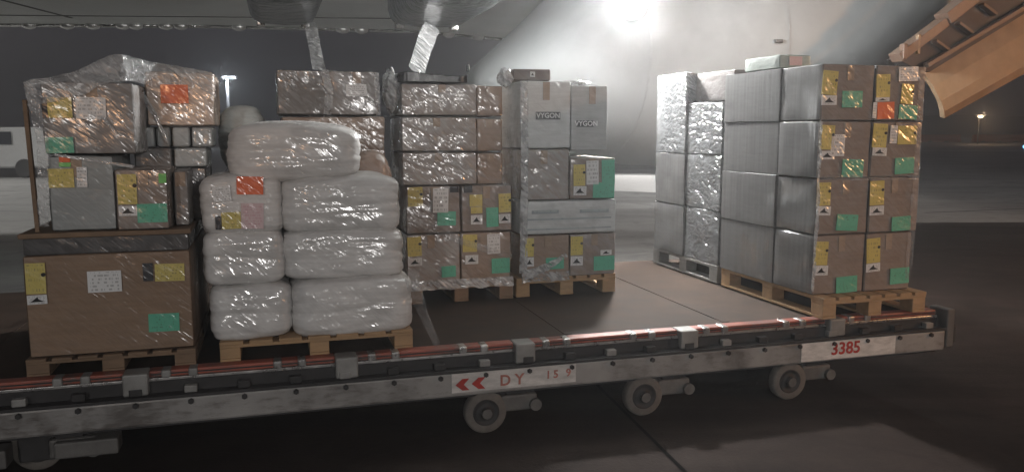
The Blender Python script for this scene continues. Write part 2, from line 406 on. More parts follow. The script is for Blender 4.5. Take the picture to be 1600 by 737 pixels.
# belly panel seams as thin raised straps, plus small drain masts
for u0 in (2.7, 4.35):
    bm = bmesh.new(); prev = None
    import bisect
    us = [s[0] for s in secs]; k = bisect.bisect(us, u0)-1; f = (u0-us[k])/(us[k+1]-us[k])
    _, wc, hh, rv = [secs[k][j]*(1-f)+secs[k+1][j]*f for j in range(4)]
    for i in range(29):
        a = R(130 + i*6)
        co = [(u0+du, 5.3 + (rv+.004)*math.cos(a), wc + (hh+.004)*math.sin(a)) for du in (-.012, .012)]
        cur = [bm.verts.new(c) for c in co]
        if prev: bm.faces.new((prev[0], prev[1], cur[1], cur[0]))
        prev = cur
    link('panel_seam', to_me(bm, 'panel_seam'), plain('seam_strap', (.36, .372, .378), .5), fus)
for u, w, n in ((2.13, 1.985, 'drain_mast'), (1.05, 2.40, 'vent_slot'), (4.2, 2.66, 'drain_mast')):
    k = bisect.bisect(us, u)-1; f = (u-us[k])/(us[k+1]-us[k]); _, wc, hh, rv = [secs[k][j]*(1-f)+secs[k+1][j]*f for j in range(4)]
    vv = 5.3 - rv*math.sqrt(max(0, 1-((w-wc)/hh)**2))
    box(n, u-(.05 if n == 'drain_mast' else .012), u+(.05 if n == 'drain_mast' else .012), vv-.03, vv+.08, w-.02, w+(.02 if n == 'drain_mast' else .06), m_arm, fus, .006)
def inv(x, y): # world xy to dolly frame
    dx, dy = x, y-4.40
    return dx*CU + dy*SU, -dx*SU + dy*CU
def slab(name, pts, z0, z1, mat, parent, bev=0):
    bm = bmesh.new(); L = [inv(*p) for p in pts]
    a = [bm.verts.new((x, y, z0)) for x, y in L]; b = [bm.verts.new((x, y, z1)) for x, y in L]; n = len(L)
    bm.faces.new(a); bm.faces.new(b[::-1])
    for i in range(n): bm.faces.new((a[i], a[(i+1) % n], b[(i+1) % n], b[i]))
    if bev: bmesh.ops.bevel(bm, geom=bm.edges[:], offset=bev, segments=2, affect='EDGES')
    return link(name, to_me(bm, name), mat, parent)
wing = slab('wing', [(-23, 14.4), (-23, 3.2), (5.2, 4.2), (7.0, 7.0), (6.5, 18.4), (.05, 17.5), (-1.86, 15.95), (-5.54, 15.19), (-9.32, 15.0)], 3.6, 3.95, m_wing, plane)
t = NT('scuffed_edge_metal'); p = t.pos(); hgt = t.noise(t.mapping(p, scale=(5, 5, 2)), 1.0, 3)
t.bsdf(Base_Color=(.45, .45, .44), Metallic=.9, Roughness=.18, Normal=t.bump(hgt, 1.0, .12)); m_edge = t.m
edge = [(-23, 14.4), (-9.32, 15.0), (-5.54, 15.19), (-1.86, 15.95), (.05, 17.5)]
for a, b in zip(edge, edge[1:]):
    bm = bmesh.new(); a = inv(*a); b = inv(*b)
    add_cyl(bm, (a[0], a[1], 3.595), (b[0], b[1], 3.595), .045, 10); link('trailing_edge', to_me(bm, 'trailing_edge', True), m_edge, wing)
m_chrome = plain('glint_bead_chrome', (.75, .75, .74), .38, 1.0, .05)  # polished beads added along the wing edge to catch lamp glints
for x, y in ((-8.79, 15.03), (-8.11, 15.06), (-7.65, 15.08), (-7.12, 15.10), (-6.89, 15.11), (-6.35, 15.13), (-6.08, 15.14), (-5.07, 15.3), (-3.22, 15.67), (-2.88, 15.74), (-1.27, 16.4), (-.71, 16.88), (-.14, 17.36)):
    a = inv(x, y); bm = bmesh.new(); bmesh.ops.create_uvsphere(bm, u_segments=14, v_segments=8, radius=1, matrix=Matrix.Translation((a[0], a[1]-.05, 3.58)) @ Matrix.Diagonal((.13, .08, .075, 1)))
    link('edge_glint_bead', to_me(bm, 'edge_glint_bead', True), m_chrome, wing)
for wx in (-12.2, -7.6, -3.8, -1.2):                                    # flap gaps: shallow dark grooves under the wing
    slab('flap_seam', [(wx, 14.2), (wx+.05, 14.2), (wx+.05, 7.5), (wx, 7.5)], 3.592, 3.61, m_dark, wing)
slab('flap_seam', [(-17, 13.4), (-1.6, 14.3), (-1.6, 14.25), (-17, 13.35)], 3.593, 3.61, m_dark, wing)
t = NT('flap_fairing_gloss'); p = t.pos(); hgt = t.noise(t.mapping(p, scale=(7, 7, 9)), 1.0, 3, .6)
t.bsdf(Base_Color=(.016, .018, .018), Roughness=.35, Coat_Weight=.35, Coat_Roughness=.1, Normal=t.bump(hgt, .7, .06)); m_fair = t.m
for (u0, u1, w0) in ((-1.42, -.76, 2.69), (-.07, .74, 2.72)):
    bm = bmesh.new(); pr = []
    for s in range(17):
        q = s/16; vv = 1.9 + 2.3*q; r = min(1, .55 + q*1.4) if q < .95 else .985
        ring = []
        for i in range(20):
            a = 2*math.pi*i/20; cx, cz = math.cos(a), math.sin(a)
            sx = math.copysign(abs(cx)**.38, cx); sz = math.copysign(abs(cz)**.38, cz)
            ring.append(bm.verts.new(((u0+u1)/2 + sx*(u1-u0)/2*(.55+.45*r), vv, 3.62 - r*(3.62-w0)*(.5 - .5*sz))))
        if pr:
            for i in range(20): bm.faces.new((pr[i], pr[(i+1) % 20], ring[(i+1) % 20], ring[i]))
        else: bm.faces.new(ring)
        pr = ring
    bm.faces.new(pr[::-1])
    ff = link('flap_track_fairing', to_me(bm, 'flap_track_fairing', True), m_fair, plane)
    for uu in (u0+.12, u1-.12):
        bm = bmesh.new(); add_box(bm, uu-.04, uu+.04, 4.12, 4.26, w0-.015, w0+.06, .012)
        link('flap_hinge', to_me(bm, 'flap_hinge', True), m_lip, ff)
# landing light hung from the wing root
k0 = (1.868, 2.55, 2.797)
ll = box('landing_light', k0[0]-.07, k0[0]+.07, k0[1]+.0, k0[1]+.16, k0[2]-.07, k0[2]+.09, m_dark, plane, .03)
bm = bmesh.new(); add_cyl(bm, (k0[0], k0[1]-.02, k0[2]), (k0[0], k0[1]-.045, k0[2]), .14, 28)
link('lens', to_me(bm, 'lens'), emit('landing_light_lens', (1, 1, 1), 60), ll)
bm = bmesh.new(); add_cyl(bm, (k0[0], k0[1]+.10, k0[2]+.08), (k0[0], k0[1]+.10, 3.62), .03, 10)
link('bracket', to_me(bm, 'bracket'), m_galv, ll)
# open cargo door
door = empty('cargo_door', 0, 0, 0); door.parent = plane; door.matrix_world = MF
m_tan = plain('door_skin_paint', (.30, .205, .125), .5, 0, .2, 5, .08)
m_dframe = plain('door_frame_primer', (.17, .11, .08), .5, .1, .25, 8, .2)
m_dwell = plain('door_well', (.055, .042, .038), .6, .1, .3, 6)
bm = bmesh.new()
E0 = [(5.523, 2.282), (5.60, 2.14), (5.68, 1.99), (5.73, 1.88), (5.777, 1.808)]
E1 = [(7.25, 3.20), (7.27, 2.98), (7.28, 2.78), (7.28, 2.62), (7.26, 2.50)]
NU = 14; g0 = []; g1 = []
for j in range(5):
    ra, rb = [], []
    for i in range(NU+1):
        s = i/NU; x = E0[j][0]*(1-s)+E1[j][0]*s; z = E0[j][1]*(1-s)+E1[j][1]*s
        v0 = 2.95 - .10*math.sin(j/4*math.pi*.8)
        ra.append(bm.verts.new((x, v0, z))); rb.append(bm.verts.new((x, v0+.07, z+.02)))
    g0.append(ra); g1.append(rb)
for j in range(4):
    for i in range(NU):
        bm.faces.new((g0[j][i], g0[j][i+1], g0[j+1][i+1], g0[j+1][i])); bm.faces.new((g1[j][i], g1[j+1][i], g1[j+1][i+1], g1[j][i+1]))
for i in range(NU):
    bm.faces.new((g0[0][i], g1[0][i], g1[0][i+1], g0[0][i+1])); bm.faces.new((g0[4][i], g0[4][i+1], g1[4][i+1], g1[4][i]))
for j in range(4):
    bm.faces.new((g0[j][0], g0[j+1][0], g1[j+1][0], g1[j][0])); bm.faces.new((g0[j][NU], g1[j][NU], g1[j+1][NU], g0[j+1][NU]))
skin = link('door_skin', to_me(bm, 'door_skin'), m_tan, door)
def bar(name, a, b, th, mat, parent):
    a, b = Vector(a), Vector(b); d = b-a
    M = Matrix.Translation((a+b)/2) @ d.to_track_quat('X', 'Z').to_matrix().to_4x4()
    bm = bmesh.new(); add_box(bm, -d.length/2, d.length/2, -th[0]/2, th[0]/2, -th[1]/2, th[1]/2, .008, M)
    return link(name, to_me(bm, name), mat, parent)
bar('sill_beam', (4.98, 2.78, 2.42), (5.55, 2.78, 2.80), (.16, .10), m_dframe, door)
bar('sill_beam', (5.55, 2.78, 2.83), (5.90, 2.78, 3.07), (.18, .13), m_dframe, door)
bar('sill_beam', (5.90, 2.78, 3.10), (6.9, 2.78, 3.78), (.18, .15), m_dframe, door)
bm = bmesh.new(); prism(bm, [(5.12, 2.43), (5.36, 2.34), (5.56, 2.30), (7.3, 3.22), (7.3, 3.95), (6.0, 3.08)], 2.92, 3.06)
link('door_well', to_me(bm, 'door_well'), m_dwell, door)
for s in (.15, .32, .5, .68, .85):
    a = Vector((5.3+s*1.7, 2.88, 2.45+s*1.15)); bar('door_rib', a, a+Vector((.20, 0, -.10)), (.08, .035), m_dframe, door)
bar('door_rail', (5.45, 2.86, 2.36), (7.2, 2.86, 3.26), (.07, .05), m_dframe, door)
bar('hinge_lug', (5.02, 2.72, 2.40), (5.02, 2.72, 2.56), (.07, .05), m_dframe, door)
bar('hinge_lug', (5.20, 2.72, 2.46), (5.20, 2.72, 2.66), (.04, .04), m_tan, door)

# ------------------------------------------------------------------ cargo dolly
dolly = empty('cargo_dolly', 0, 0, 0, 'long flat cargo dolly with red rails and grey side beam carrying every pallet', 'dolly')
U0, U1 = -3.3, 2.92
box('deck', U0, U1, .055, 2.44, .44, .49, m_deck, dolly, .004)
for k in range(6):                                                     # deck plates' hold-down strips
    u = U0 + .5 + k*1.05
    box('deck_strip', u, u+.05, .10, 2.40, .4905, .494, m_deck, dolly, .001)
box('chassis', U0, U1-.1, .12, 2.36, .22, .435, m_dark, dolly, .01)
STOPS = [-2.94, -1.93, -.92, .055, 1.073, 2.11]
ROLL = []
for s in STOPS: ROLL += [s-.345, s-.225, s+.135, s+.26]
bars = sorted([s for s in STOPS])
lo = U0
for s in bars + [None]:
    hi = s-.055 if s is not None else U1
    box('side_rail', lo, hi, -.03, .05, .468, .500, m_red, dolly, .006)
    box('rail_groove', lo+.01, hi-.01, -.0335, -.03, .480, .487, m_dark, dolly, 0)
    box('rail_lip', lo, hi, -.042, .05, .452, .467, m_lip, dolly, .003)
    if s is not None: lo = s+.055
for r in ROLL: box('rail_roller', r-.022, r+.022, -.045, .045, .463, .503, m_lip if r > -1.5 else m_galv, dolly, .008)
for s in STOPS: box('pallet_stop', s-.058, s+.058, -.085, .04, .395, .505, m_galv, dolly, .01)
box('side_beam', U0, U1+.02, -.10, -.05, .245, .378, m_beam, dolly, .012)
box('beam_flange', U0, U1+.02, -.115, .0, .3785, .394, m_dark, dolly, .003)
box('beam_web', U0, U1, -.045, -.02, .22, .452, m_dark, dolly, .002)
for k in range(25):
    u = U0 + .12 + k*.25
    bm = bmesh.new(); add_cyl(bm, (u, -.10, .356), (u, -.115, .356), .014, 6); link('bolt', to_me(bm, 'bolt'), m_dark, dolly)
    box('gusset', u-.03, u+.03, -.09, -.05, .395, .43, m_dark if k % 3 else m_galv, dolly, .004)
end = box('end_post', U1+.03, U1+.09, -.10, .06, .26, .515, m_arm, dolly, .01)
box('end_rail', U1-.02, U1+.06, .10, 2.40, .36, .50, m_dark, dolly, .01)
box('end_buffer', U1+.09, U1+.16, -.06, .05, .27, .40, m_rubber, dolly, .02)

def text_mesh(s, size, mat, name, parent, u, v, w, depth=.0015, shear=0, align='CENTER', sx=1):
    cu = bpy.data.curves.new('t', 'FONT'); cu.body = s; cu.size = size; cu.extrude = depth; cu.offset = size*.02; cu.align_x = align; cu.align_y = 'CENTER'; cu.shear = shear
    cu.resolution_u = 3
    tmp = bpy.data.objects.new('t', cu); COL.objects.link(tmp)
    me = bpy.data.meshes.new_from_object(tmp.evaluated_get(bpy.context.evaluated_depsgraph_get()))
    bpy.data.objects.remove(tmp); bpy.data.curves.remove(cu)
    me.transform(Matrix.Translation((u, v, w)) @ Matrix.Rotation(R(90), 4, 'X') @ Matrix.Diagonal((sx, 1, 1, 1)))
    me.materials.clear()
    return link(name, me, mat, parent)
pl = box('marking_panel', -.37, .345, -.104, -.1005, .268, .374, m_plate, dolly, .0005)
for s, u, z in (('D', -.07, .312), ('Y', .012, .312), ('1', .18, .322), ('5', .225, .322), ('9', .30, .324)):
    text_mesh(s, .085 if s in 'DY' else .062, m_inkfade, 'lettering', pl, u, -.1055, z)
for u in (-.30, -.21):
    bm = bmesh.new(); prism(bm, [(u-.05, .312), (u-.012, .344), (u+.026, .344), (u-.004, .312), (u+.026, .280), (u-.012, .280)], -.1075, -.1045)
    link('chevron', to_me(bm, 'chevron'), m_ink, pl)
pr_ = box('number_panel', 1.835, 2.54, -.104, -.1005, .256, .372, m_plate, dolly, .0005)
text_mesh('3385', .108, m_ink, 'lettering', pr_, 2.16, -.1055, .318, sx=1.02)

def wheel_me():
    bm = bmesh.new(); lathe(bm, [(.075, -.030), (.112, -.034), (.120, -.022), (.121, .0), (.120, .022), (.112, .034), (.075, .030)], seg=36, cap=False)
    a = to_me(bm, 'tyre', True)
    bm = bmesh.new(); lathe(bm, [(.022, -.045), (.028, -.040), (.034, -.026), (.062, -.024), (.070, -.034), (.0755, -.034), (.0755, .03), (.03, .03)], seg=36)
    b = to_me(bm, 'rim', True)
    bm = bmesh.new(); add_cyl(bm, (0, -.058, 0), (0, -.03, 0), .030, 8); c = to_me(bm, 'hub')
    return a, b, c
ty, ri, hb = wheel_me()
for me, m in ((ty, m_tyre), (ri, m_dark), (hb, m_arm)): me.materials.append(m)
for u in (-2.42, -.165, .80, 1.80):
    wv = bpy.data.objects.new('wheel', None); COL.objects.link(wv); wv.parent = dolly; wv.location = (u, .14 if u < -2 else -.02, .121)
    for me, nm in ((ty, 'tyre'), (ri, 'rim'), (hb, 'hub')):
        o = bpy.data.objects.new(nm, me); COL.objects.link(o); o.parent = wv
    ar = box('wheel_arm', u+.09, u+.30, -.05, .03, .112, .205, m_arm, dolly, .012)
    bm = bmesh.new(); add_cyl(bm, (u+.285, -.075, .145), (u+.285, .0, .145), .034, 18); link('pivot_pin', to_me(bm, 'pivot_pin'), m_arm, ar)
    box('arm_bracket', u+.12, u+.24, -.04, .05, .2055, .245, m_dark, ar, .005)
    box('fork_plate', u-.06, u+.12, .028, .045, .08, .24, m_dark, ar, .004)
box('axle_step', -2.62, -2.50, -.09, .03, .10, .19, m_arm, dolly, .01)
box('axle_step', -2.30, -2.02, -.09, .03, .12, .20, m_arm, dolly, .01)

# ------------------------------------------------------------------ pallets
def pallet(u0, u1, v0, v1, label, mat=None, name='wooden_pallet', hz=1.0):
    mat = mat or m_pine
    p = empty(name, (u0+u1)/2, (v0+v1)/2, .502, label, 'pallet', 'wooden pallets on the dolly deck')
    p.scale = (1, 1, hz)
    a, d = (u1-u0)/2, (v1-v0)/2
    us = (-a+.05, 0, a-.05); vs = (-d+.06, 0, d-.06)
    for x in us:
        box('bottom_board', x-.05, x+.05, -d, d, 0, .018, mat, p, .002)
        for y in vs: box('block', x-.05, x+.05, y-.058, y+.058, .0185, .092, mat, p, .004)
    for y in vs: box('cross_board', -a, a, y-.06, y+.06, .0925, .112, mat, p, .002)
    n = 7; bw = (2*a)/(n+ (n-1)*.28)
    for k in range(n):
        x = -a + k*bw*1.28; j = random.uniform(-.004, .004)
        box('deck_board', x, x+bw, -d+j, d+j, .1125, .134, mat, p, .002)
    return p
PT = .638
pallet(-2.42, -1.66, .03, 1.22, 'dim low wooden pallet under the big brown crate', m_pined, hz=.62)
pallet(-1.545, -.555, .03, 1.20, 'pale wooden pallet under the white wrapped bales', hz=.76)
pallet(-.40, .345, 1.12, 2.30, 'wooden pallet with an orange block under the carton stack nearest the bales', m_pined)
pallet(.375, 1.135, 1.14, 2.32, 'wooden pallet under the stack with the tall white cartons')
pallet(2.01, 2.80, -.06, 1.13, 'wooden pallet overhanging the rail above the dolly number panel')
pallet(2.01, 2.80, 1.19, 2.28, 'wooden pallet under the silver wrapped stack at the back of the deck', m_galv)

# ------------------------------------------------------------------ cartons and their labels
def carton_me(a, d, h, amp=.004, sag=.0, seed=0, bev=.010):
    bm = bmesh.new(); add_box(bm, -a, a, -d, d, 0, h)
    bmesh.ops.bevel(bm, geom=bm.edges[:], offset=bev, segments=2, affect='EDGES')
    bmesh.ops.subdivide_edges(bm, edges=[e for e in bm.edges if e.calc_length() > .09], cuts=5, use_grid_fill=True)
    for v in bm.verts:
        q = v.co*7 + Vector((seed*3.1, seed*1.7, 0))
        n = noise.noise(q)*amp + noise.noise(q*3.1)*amp*.35
        d_ = Vector((v.co.x/a, v.co.y/d, (v.co.z-h/2)/(h/2)))
        m = max(range(3), key=lambda i: abs(d_[i])); dr = Vector((0, 0, 0)); dr[m] = math.copysign(1, d_[m])
        v.co += dr*n
    return to_me(bm, 'carton', True)
SEED = [0]
def carton(u0, u1, v0, v1, w0, w1, mat, label, group=None, name='carton', cat='carton', tape=True, amp=.004, cut=.003, bev=.006):
    SEED[0] += 1
    a, d, h = (u1-u0)/2 - cut, (v1-v0)/2 - cut, (w1-w0) - cut
    me = carton_me(a, d, h, amp, seed=SEED[0], bev=bev); me.materials.append(mat)
    o = bpy.data.objects.new(name, me); COL.objects.link(o)
    o.matrix_world = MF @ Matrix.Translation(((u0+u1)/2, (v0+v1)/2, w0)) @ Matrix.Rotation(random.uniform(-.007, .007), 4, 'Z')
    tag(o, label, cat, group)
    o.modifiers.new('weighted', 'WEIGHTED_NORMAL').weight = 80
    if tape:
        x = random.uniform(-.02, .02)
        link('tape', to_me(_tape(a, d, h, x), 'tape'), m_tape, o)
    return o
def _tape(a, d, h, x):
    bm = bmesh.new(); add_box(bm, x-.025, x+.025, -d-.0055, -d-.001, h*.72, h-.006, .001); return bm
m_tape = filmed('packing_tape', (.33, .24, .17), .1, 1, .6)
def stickers(o, v, lst, name='label', tilt=.03):
    """flat paper labels on the face of carton O; u, w, width and height in the dolly frame"""
    c = (MF.inverted() @ o.matrix_world).translation
    for col, u, w, ww, hh in lst:
        n = {'orange': 'sticker', 'lime': 'sticker', 'plate': 'badge', 'line': 'print_line', 'dark': 'print_panel'}.get(col, 'label')
        bm = bmesh.new(); add_box(bm, -ww/2, ww/2, -.0012, .0012, -hh/2, hh/2, .0)
        s = link(n, to_me(bm, n), ST[col], o)
        s.location = (u-c.x, v-c.y-.0075, w-c.z); s.rotation_euler = (0, random.uniform(-tilt, tilt), 0)
        s['label'] = STLABEL[col]
        if col == 'white' and hh < .07 and ww < .14:                   # dark emblem on the small white labels
            bm = bmesh.new(); prism(bm, [(-ww*.34, -hh*.25), (ww*.02, hh*.30), (ww*.10, -.0*hh), (ww*.36, -hh*.25)], -.0022, -.0012)
            link('emblem', to_me(bm, 'emblem'), m_black, s)
        if col == 'yellow' and hh > .11:
            bm = bmesh.new(); add_cyl(bm, (ww*.40, -.0022, hh*.12), (ww*.40, -.0012, hh*.12), .010, 12)
            link('dot', to_me(bm, 'dot'), m_black, s)

# --- A: big crate with the mixed stack on it
GA = 'cartons stacked on the big brown crate'
cr = carton(-2.41, -1.665, .05, 1.20, .588, 1.085, m_crate, 'big brown board crate with yellow corner label and green label', None, 'crate', 'crate', False, .003)
box('lid', -2.418, -1.658, .042, 1.208, 1.165, 1.19, m_pined, bpy.data.objects[cr.name], .006).location = Vector((-(-2.41-1.665)/2, -.625, -.588))
box('lid_band', -2.40, -1.672, .056, 1.19, 1.085, 1.164, m_lidband, cr, .004).location = Vector((-(-2.41-1.665)/2, -.625, -.588))
stickers(cr, .05, [('yellow', -2.355, .976, .085, .148), ('white', -2.355, .874, .085, .044), ('white', -2.059, .946, .150, .104), ('dark', -1.863, .982, .046, .090), ('yellow', -1.764, .976, .136, .087), ('green', -1.803, .725, .142, .091)])
bm = bmesh.new()                                                       # folded film sleeve round the crate's pallet
for u0, u1 in ((-2.42, -2.2), (-2.1, -1.95), (-1.82, -1.66)):
    add_box(bm, u0, u1, .018, .024, .52, .66, .002)
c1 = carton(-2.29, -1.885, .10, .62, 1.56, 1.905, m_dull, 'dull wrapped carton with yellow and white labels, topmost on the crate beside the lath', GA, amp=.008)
stickers(c1, .10, [('dark', -2.272, 1.781, .024, .095), ('yellow', -2.208, 1.781, .104, .096), ('white', -2.075, 1.779, .131, .103), ('green', -2.22, 1.604, .120, .075)])
c2 = carton(-2.28, -1.99, .08, .62, 1.195, 1.555, m_greybox, 'grey wrapped carton with small orange sticker, on the crate lid beside the lath', GA, amp=.010)
stickers(c2, .08, [('orange', -2.20, 1.537, .047, .026), ('lime', -2.20, 1.512, .05, .020), ('yellow', -2.22, 1.448, .110, .09), ('white', -2.13, 1.452, .044, .095)])
c3 = carton(-1.985, -1.745, .03, .40, 1.195, 1.49, m_brown, 'small brown carton with yellow and green labels at the crate front edge', GA)
stickers(c3, .03, [('yellow', -1.928, 1.393, .085, .145), ('white', -1.930, 1.288, .082, .047), ('green', -1.822, 1.275, .135, .091), ('lime', -1.768, 1.443, .034, .046)])
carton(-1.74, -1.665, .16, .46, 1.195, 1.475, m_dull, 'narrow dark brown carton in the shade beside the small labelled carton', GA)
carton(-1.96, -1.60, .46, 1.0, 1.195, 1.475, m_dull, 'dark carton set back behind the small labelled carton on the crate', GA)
GG = 'row of small grey cartons under the glowing cream carton'
for i, (u0, u1) in enumerate(((-1.96, -1.85), (-1.845, -1.775), (-1.77, -1.675), (-1.67, -1.555))):
    carton(u0, u1, .50, .80, 1.585, 1.695, m_paleblock, ['small grey carton first in its row, beside the dull labelled carton', 'thin grey carton second in the row under the orange sticker',
        'small grey carton third in the row under the orange sticker', 'small grey carton at the row end nearest the white bales'][i], GG, tape=False)
for i, (u0, u1) in enumerate(((-1.96, -1.77), (-1.765, -1.59))):
    carton(u0, u1, .50, .85, 1.477, 1.583, m_paleblock if i else m_dull, ['brownish carton below the grey row, set behind the small labelled carton', 'pale grey carton below the grey row, nearest the white bales'][i], GG, tape=False)
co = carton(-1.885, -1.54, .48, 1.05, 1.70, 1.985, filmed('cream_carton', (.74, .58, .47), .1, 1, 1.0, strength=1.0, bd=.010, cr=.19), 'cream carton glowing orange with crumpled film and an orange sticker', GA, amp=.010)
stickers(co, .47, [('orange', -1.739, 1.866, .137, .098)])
# clear film tented over the top
bm = bmesh.new(); NUx, NVx = 34, 10; gr = []
def topw(u):
    P = [(-2.34, 1.905), (-2.22, 1.925), (-2.12, 1.955), (-1.97, 2.035), (-1.80, 2.025), (-1.60, 1.995), (-1.53, 1.975)]
    for (a, x), (b, y) in zip(P, P[1:]):
        if u <= b: return x + (y-x)*(u-a)/(b-a)
    return P[-1][1]
for j in range(NVx+4):
    row = []
    for i in range(NUx+1):
        u = -2.34 + .81*i/NUx
        fr = .085 if u < -1.92 else .085 + (u+1.92)/.1*.39 if u < -1.82 else .475
        if j < 4: vv = fr - .012 + .004*j; w = topw(u) - .02 - (.10 + .05*noise.noise(Vector((u*9, 0, 1))))*(3-j)/3
        else: vv = fr + (j-4)/(NVx-1)*(1.1-fr); w = topw(u) - .02*((j-4)/NVx)
        w += .007*noise.noise(Vector((u*22, vv*22, 2)))
        row.append(bm.verts.new((u, vv, w)))
    gr.append(row)
for a, b in zip(gr, gr[1:]):
    for i in range(NUx): bm.faces.new((a[i], a[i+1], b[i+1], b[i]))
tag(link('film_cover', to_me(bm, 'film_cover', True), m_film, None, True), 'clear plastic film tented over the stack on the big crate', 'plastic film')
# timber lath at the corner
bm = bmesh.new(); add_box(bm, -.009, .009, -.015, .015, 0, .62, .002, Matrix.Translation((-2.335, .075, 1.195)) @ Matrix.Rotation(R(-1.2), 4, 'Y'))
tag(link('timber_lath', to_me(bm, 'timber_lath'), m_pined, None, True), 'thin upright timber lath at the outer corner of the film covered stack', 'lath')
# taut film straps across the stack
def ribbon(name, pts, width, mat, label, cat='plastic film', group=None, twist=.5, seg=26, wob=.01, seed=0):
    bm = bmesh.new(); prev = None
    for s in range(seg+1):
        q = s/seg*(len(pts)-1); k = min(int(q), len(pts)-2); f = q-k
        f2 = f*f*(3-2*f)
        c = Vector(pts[k])*(1-f2) + Vector(pts[k+1])*f2
        wd_ = width if not isinstance(width, (list, tuple)) else width[0]*(1-s/seg)+width[1]*s/seg
        d = (Vector(pts[k+1])-Vector(pts[k])).normalized()
        side = d.cross(Vector((0, 1, 0))).normalized()
        cur = []
        for i in range(6):
            e = (i/5-.5)*wd_
            off = wob*noise.noise(Vector((s*.6+seed, i*1.3, seed)))
            cur.append(bm.verts.new(c + side*e + Vector((0, off + .35*wob*math.sin(i*2.2+s*twist), 0))))
        if prev:
            for i in range(5): bm.faces.new((prev[i], prev[i+1], cur[i+1], cur[i]))
        prev = cur
    return tag(link(name, to_me(bm, name, True), mat, None, True), label, cat, group)
GS = 'taut film straps across the stack on the crate'
ribbon('film_strap', [(-1.92, .46, 1.90), (-1.84, .44, 1.76), (-1.78, .44, 1.60)], (.035, .012), m_filmthick, 'slanting twisted film strap beside the cream carton', group=GS, wob=.006)
ribbon('film_strap', [(-2.24, .068, 1.56), (-2.10, .06, 1.535), (-1.90, .06, 1.50)], .014, m_filmthick, 'thin white film strap stretched below the dull labelled carton', group=GS, wob=.004, seed=3)
ribbon('film_strap', [(-2.03, .085, 1.74), (-1.97, .085, 1.66)], .016, m_filmthick, 'short film crease below the white label of the dull carton', group=GS, wob=.005, seed=5)

# --- B: white bales and the cartons behind them
def bale(u0, u1, v0, v1, w0, w1, label, seed, mat=None, name='white_bale', cat='bale', p=7.0, group='white bales on the pale pallet', amp=1.0):
    bm = bmesh.new(); bmesh.ops.create_cube(bm, size=2)
    bmesh.ops.subdivide_edges(bm, edges=bm.edges[:], cuts=30, use_grid_fill=True)
    a, d, h = (u1-u0)/2, (v1-v0)/2, (w1-w0)/2
    for v in bm.verts:
        c = v.co
        n = (abs(c.x)**p + abs(c.y)**p + abs(c.z)**p)**(1/p)
        c = c/n
        q = Vector((c.x*a, c.y*d, c.z*h))
        qs = Vector((q.x*5.0+seed*7, q.y*5.0, q.z*12))
        nn = c.normalized()
        k = .010*noise.noise(qs*.8) + .005*noise.noise(qs*2.0) - .007*(1-abs(noise.noise(Vector((q.x*3+seed, q.y*3, q.z*20)))))**4
        k += -.004*math.exp(-((c.z-.12*math.sin(seed*3+q.x*5))/.05)**2)
        q += nn*k*amp
        q.z -= .018*(c.x**2)*(.4 + .6*c.z)
        v.co = q
    o = link(name, to_me(bm, name, True), mat or m_bale)
    o.matrix_world = MF @ Matrix.Translation(((u0+u1)/2, (v0+v1)/2, (w0+w1)/2)) @ Matrix.Rotation(random.uniform(-.015, .015), 4, 'Y')
    return tag(o, label, cat, group)
bale(-1.595, -1.178, .04, .75, .585, .900, 'white wrapped bale lowest on the crate side of the pale pallet', 1)
bale(-1.190, -.535, .02, .78, .575, .910, 'long white wrapped bale lowest at the open deck side', 2)
bale(-1.615, -1.205, .05, .75, .870, 1.18, 'white bale second from the pallet, beside the big crate', 3)
bale(-1.228, -.575, .05, .76, .880, 1.165, 'long white bale second from the pallet, on the open deck side', 4)
b5 = bale(-1.615, -1.205, .045, .74, 1.140, 1.455, 'white bale carrying yellow, pink and white labels under an orange sticker', 5)
bale(-1.228, -.590, .05, .76, 1.130, 1.445, 'long white bale just below the topmost bale, without labels', 6)
bale(-1.480, -.79, .07, .76, 1.400, 1.725, 'topmost broad white bale with rounded film wrapped shoulders', 7, p=5.0)
stickers(b5, .042, [('orange', -1.364, 1.399, .128, .090), ('white', -1.500, 1.362, .085, .075), ('yellow', -1.462, 1.226, .092, .084), ('dark', -1.525, 1.217, .026, .068), ('pink', -1.360, 1.245, .108, .13)], tilt=.06)
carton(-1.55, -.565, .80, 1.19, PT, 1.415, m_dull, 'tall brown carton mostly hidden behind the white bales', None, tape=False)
mc = carton(-1.19, -.575, .82, 1.4, 1.418, 1.76, m_brown2, 'wide brown film wrapped carton under the dark cartons behind the bales', None, amp=.009)
bale(-.80, -.57, .50, .80, 1.20, 1.56, 'crumpled brown film bundle wedged behind the topmost bale', 12, filmed('brown_bundle', (.36, .24, .18), .15, 1, .7), 'film_bundle', 'film bundle', 3.0, None)
GD = 'dark wrapped cartons behind the bales'
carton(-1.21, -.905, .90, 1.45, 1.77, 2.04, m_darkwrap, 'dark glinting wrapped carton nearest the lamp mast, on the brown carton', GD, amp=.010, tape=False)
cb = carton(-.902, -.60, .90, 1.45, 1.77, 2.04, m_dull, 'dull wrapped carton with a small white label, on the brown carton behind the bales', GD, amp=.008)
stickers(cb, .90, [('white', -.739, 1.92, .126, .071)])
bale(-1.56, -1.27, .86, 1.30, 1.42, 1.83, 'pale greenish white wrapped bundle behind the topmost bale', 9, filmed('pale_bundle', (.52, .57, .57), .2, 1, .5), 'wrapped_bundle', 'bundle', 3.2, None)

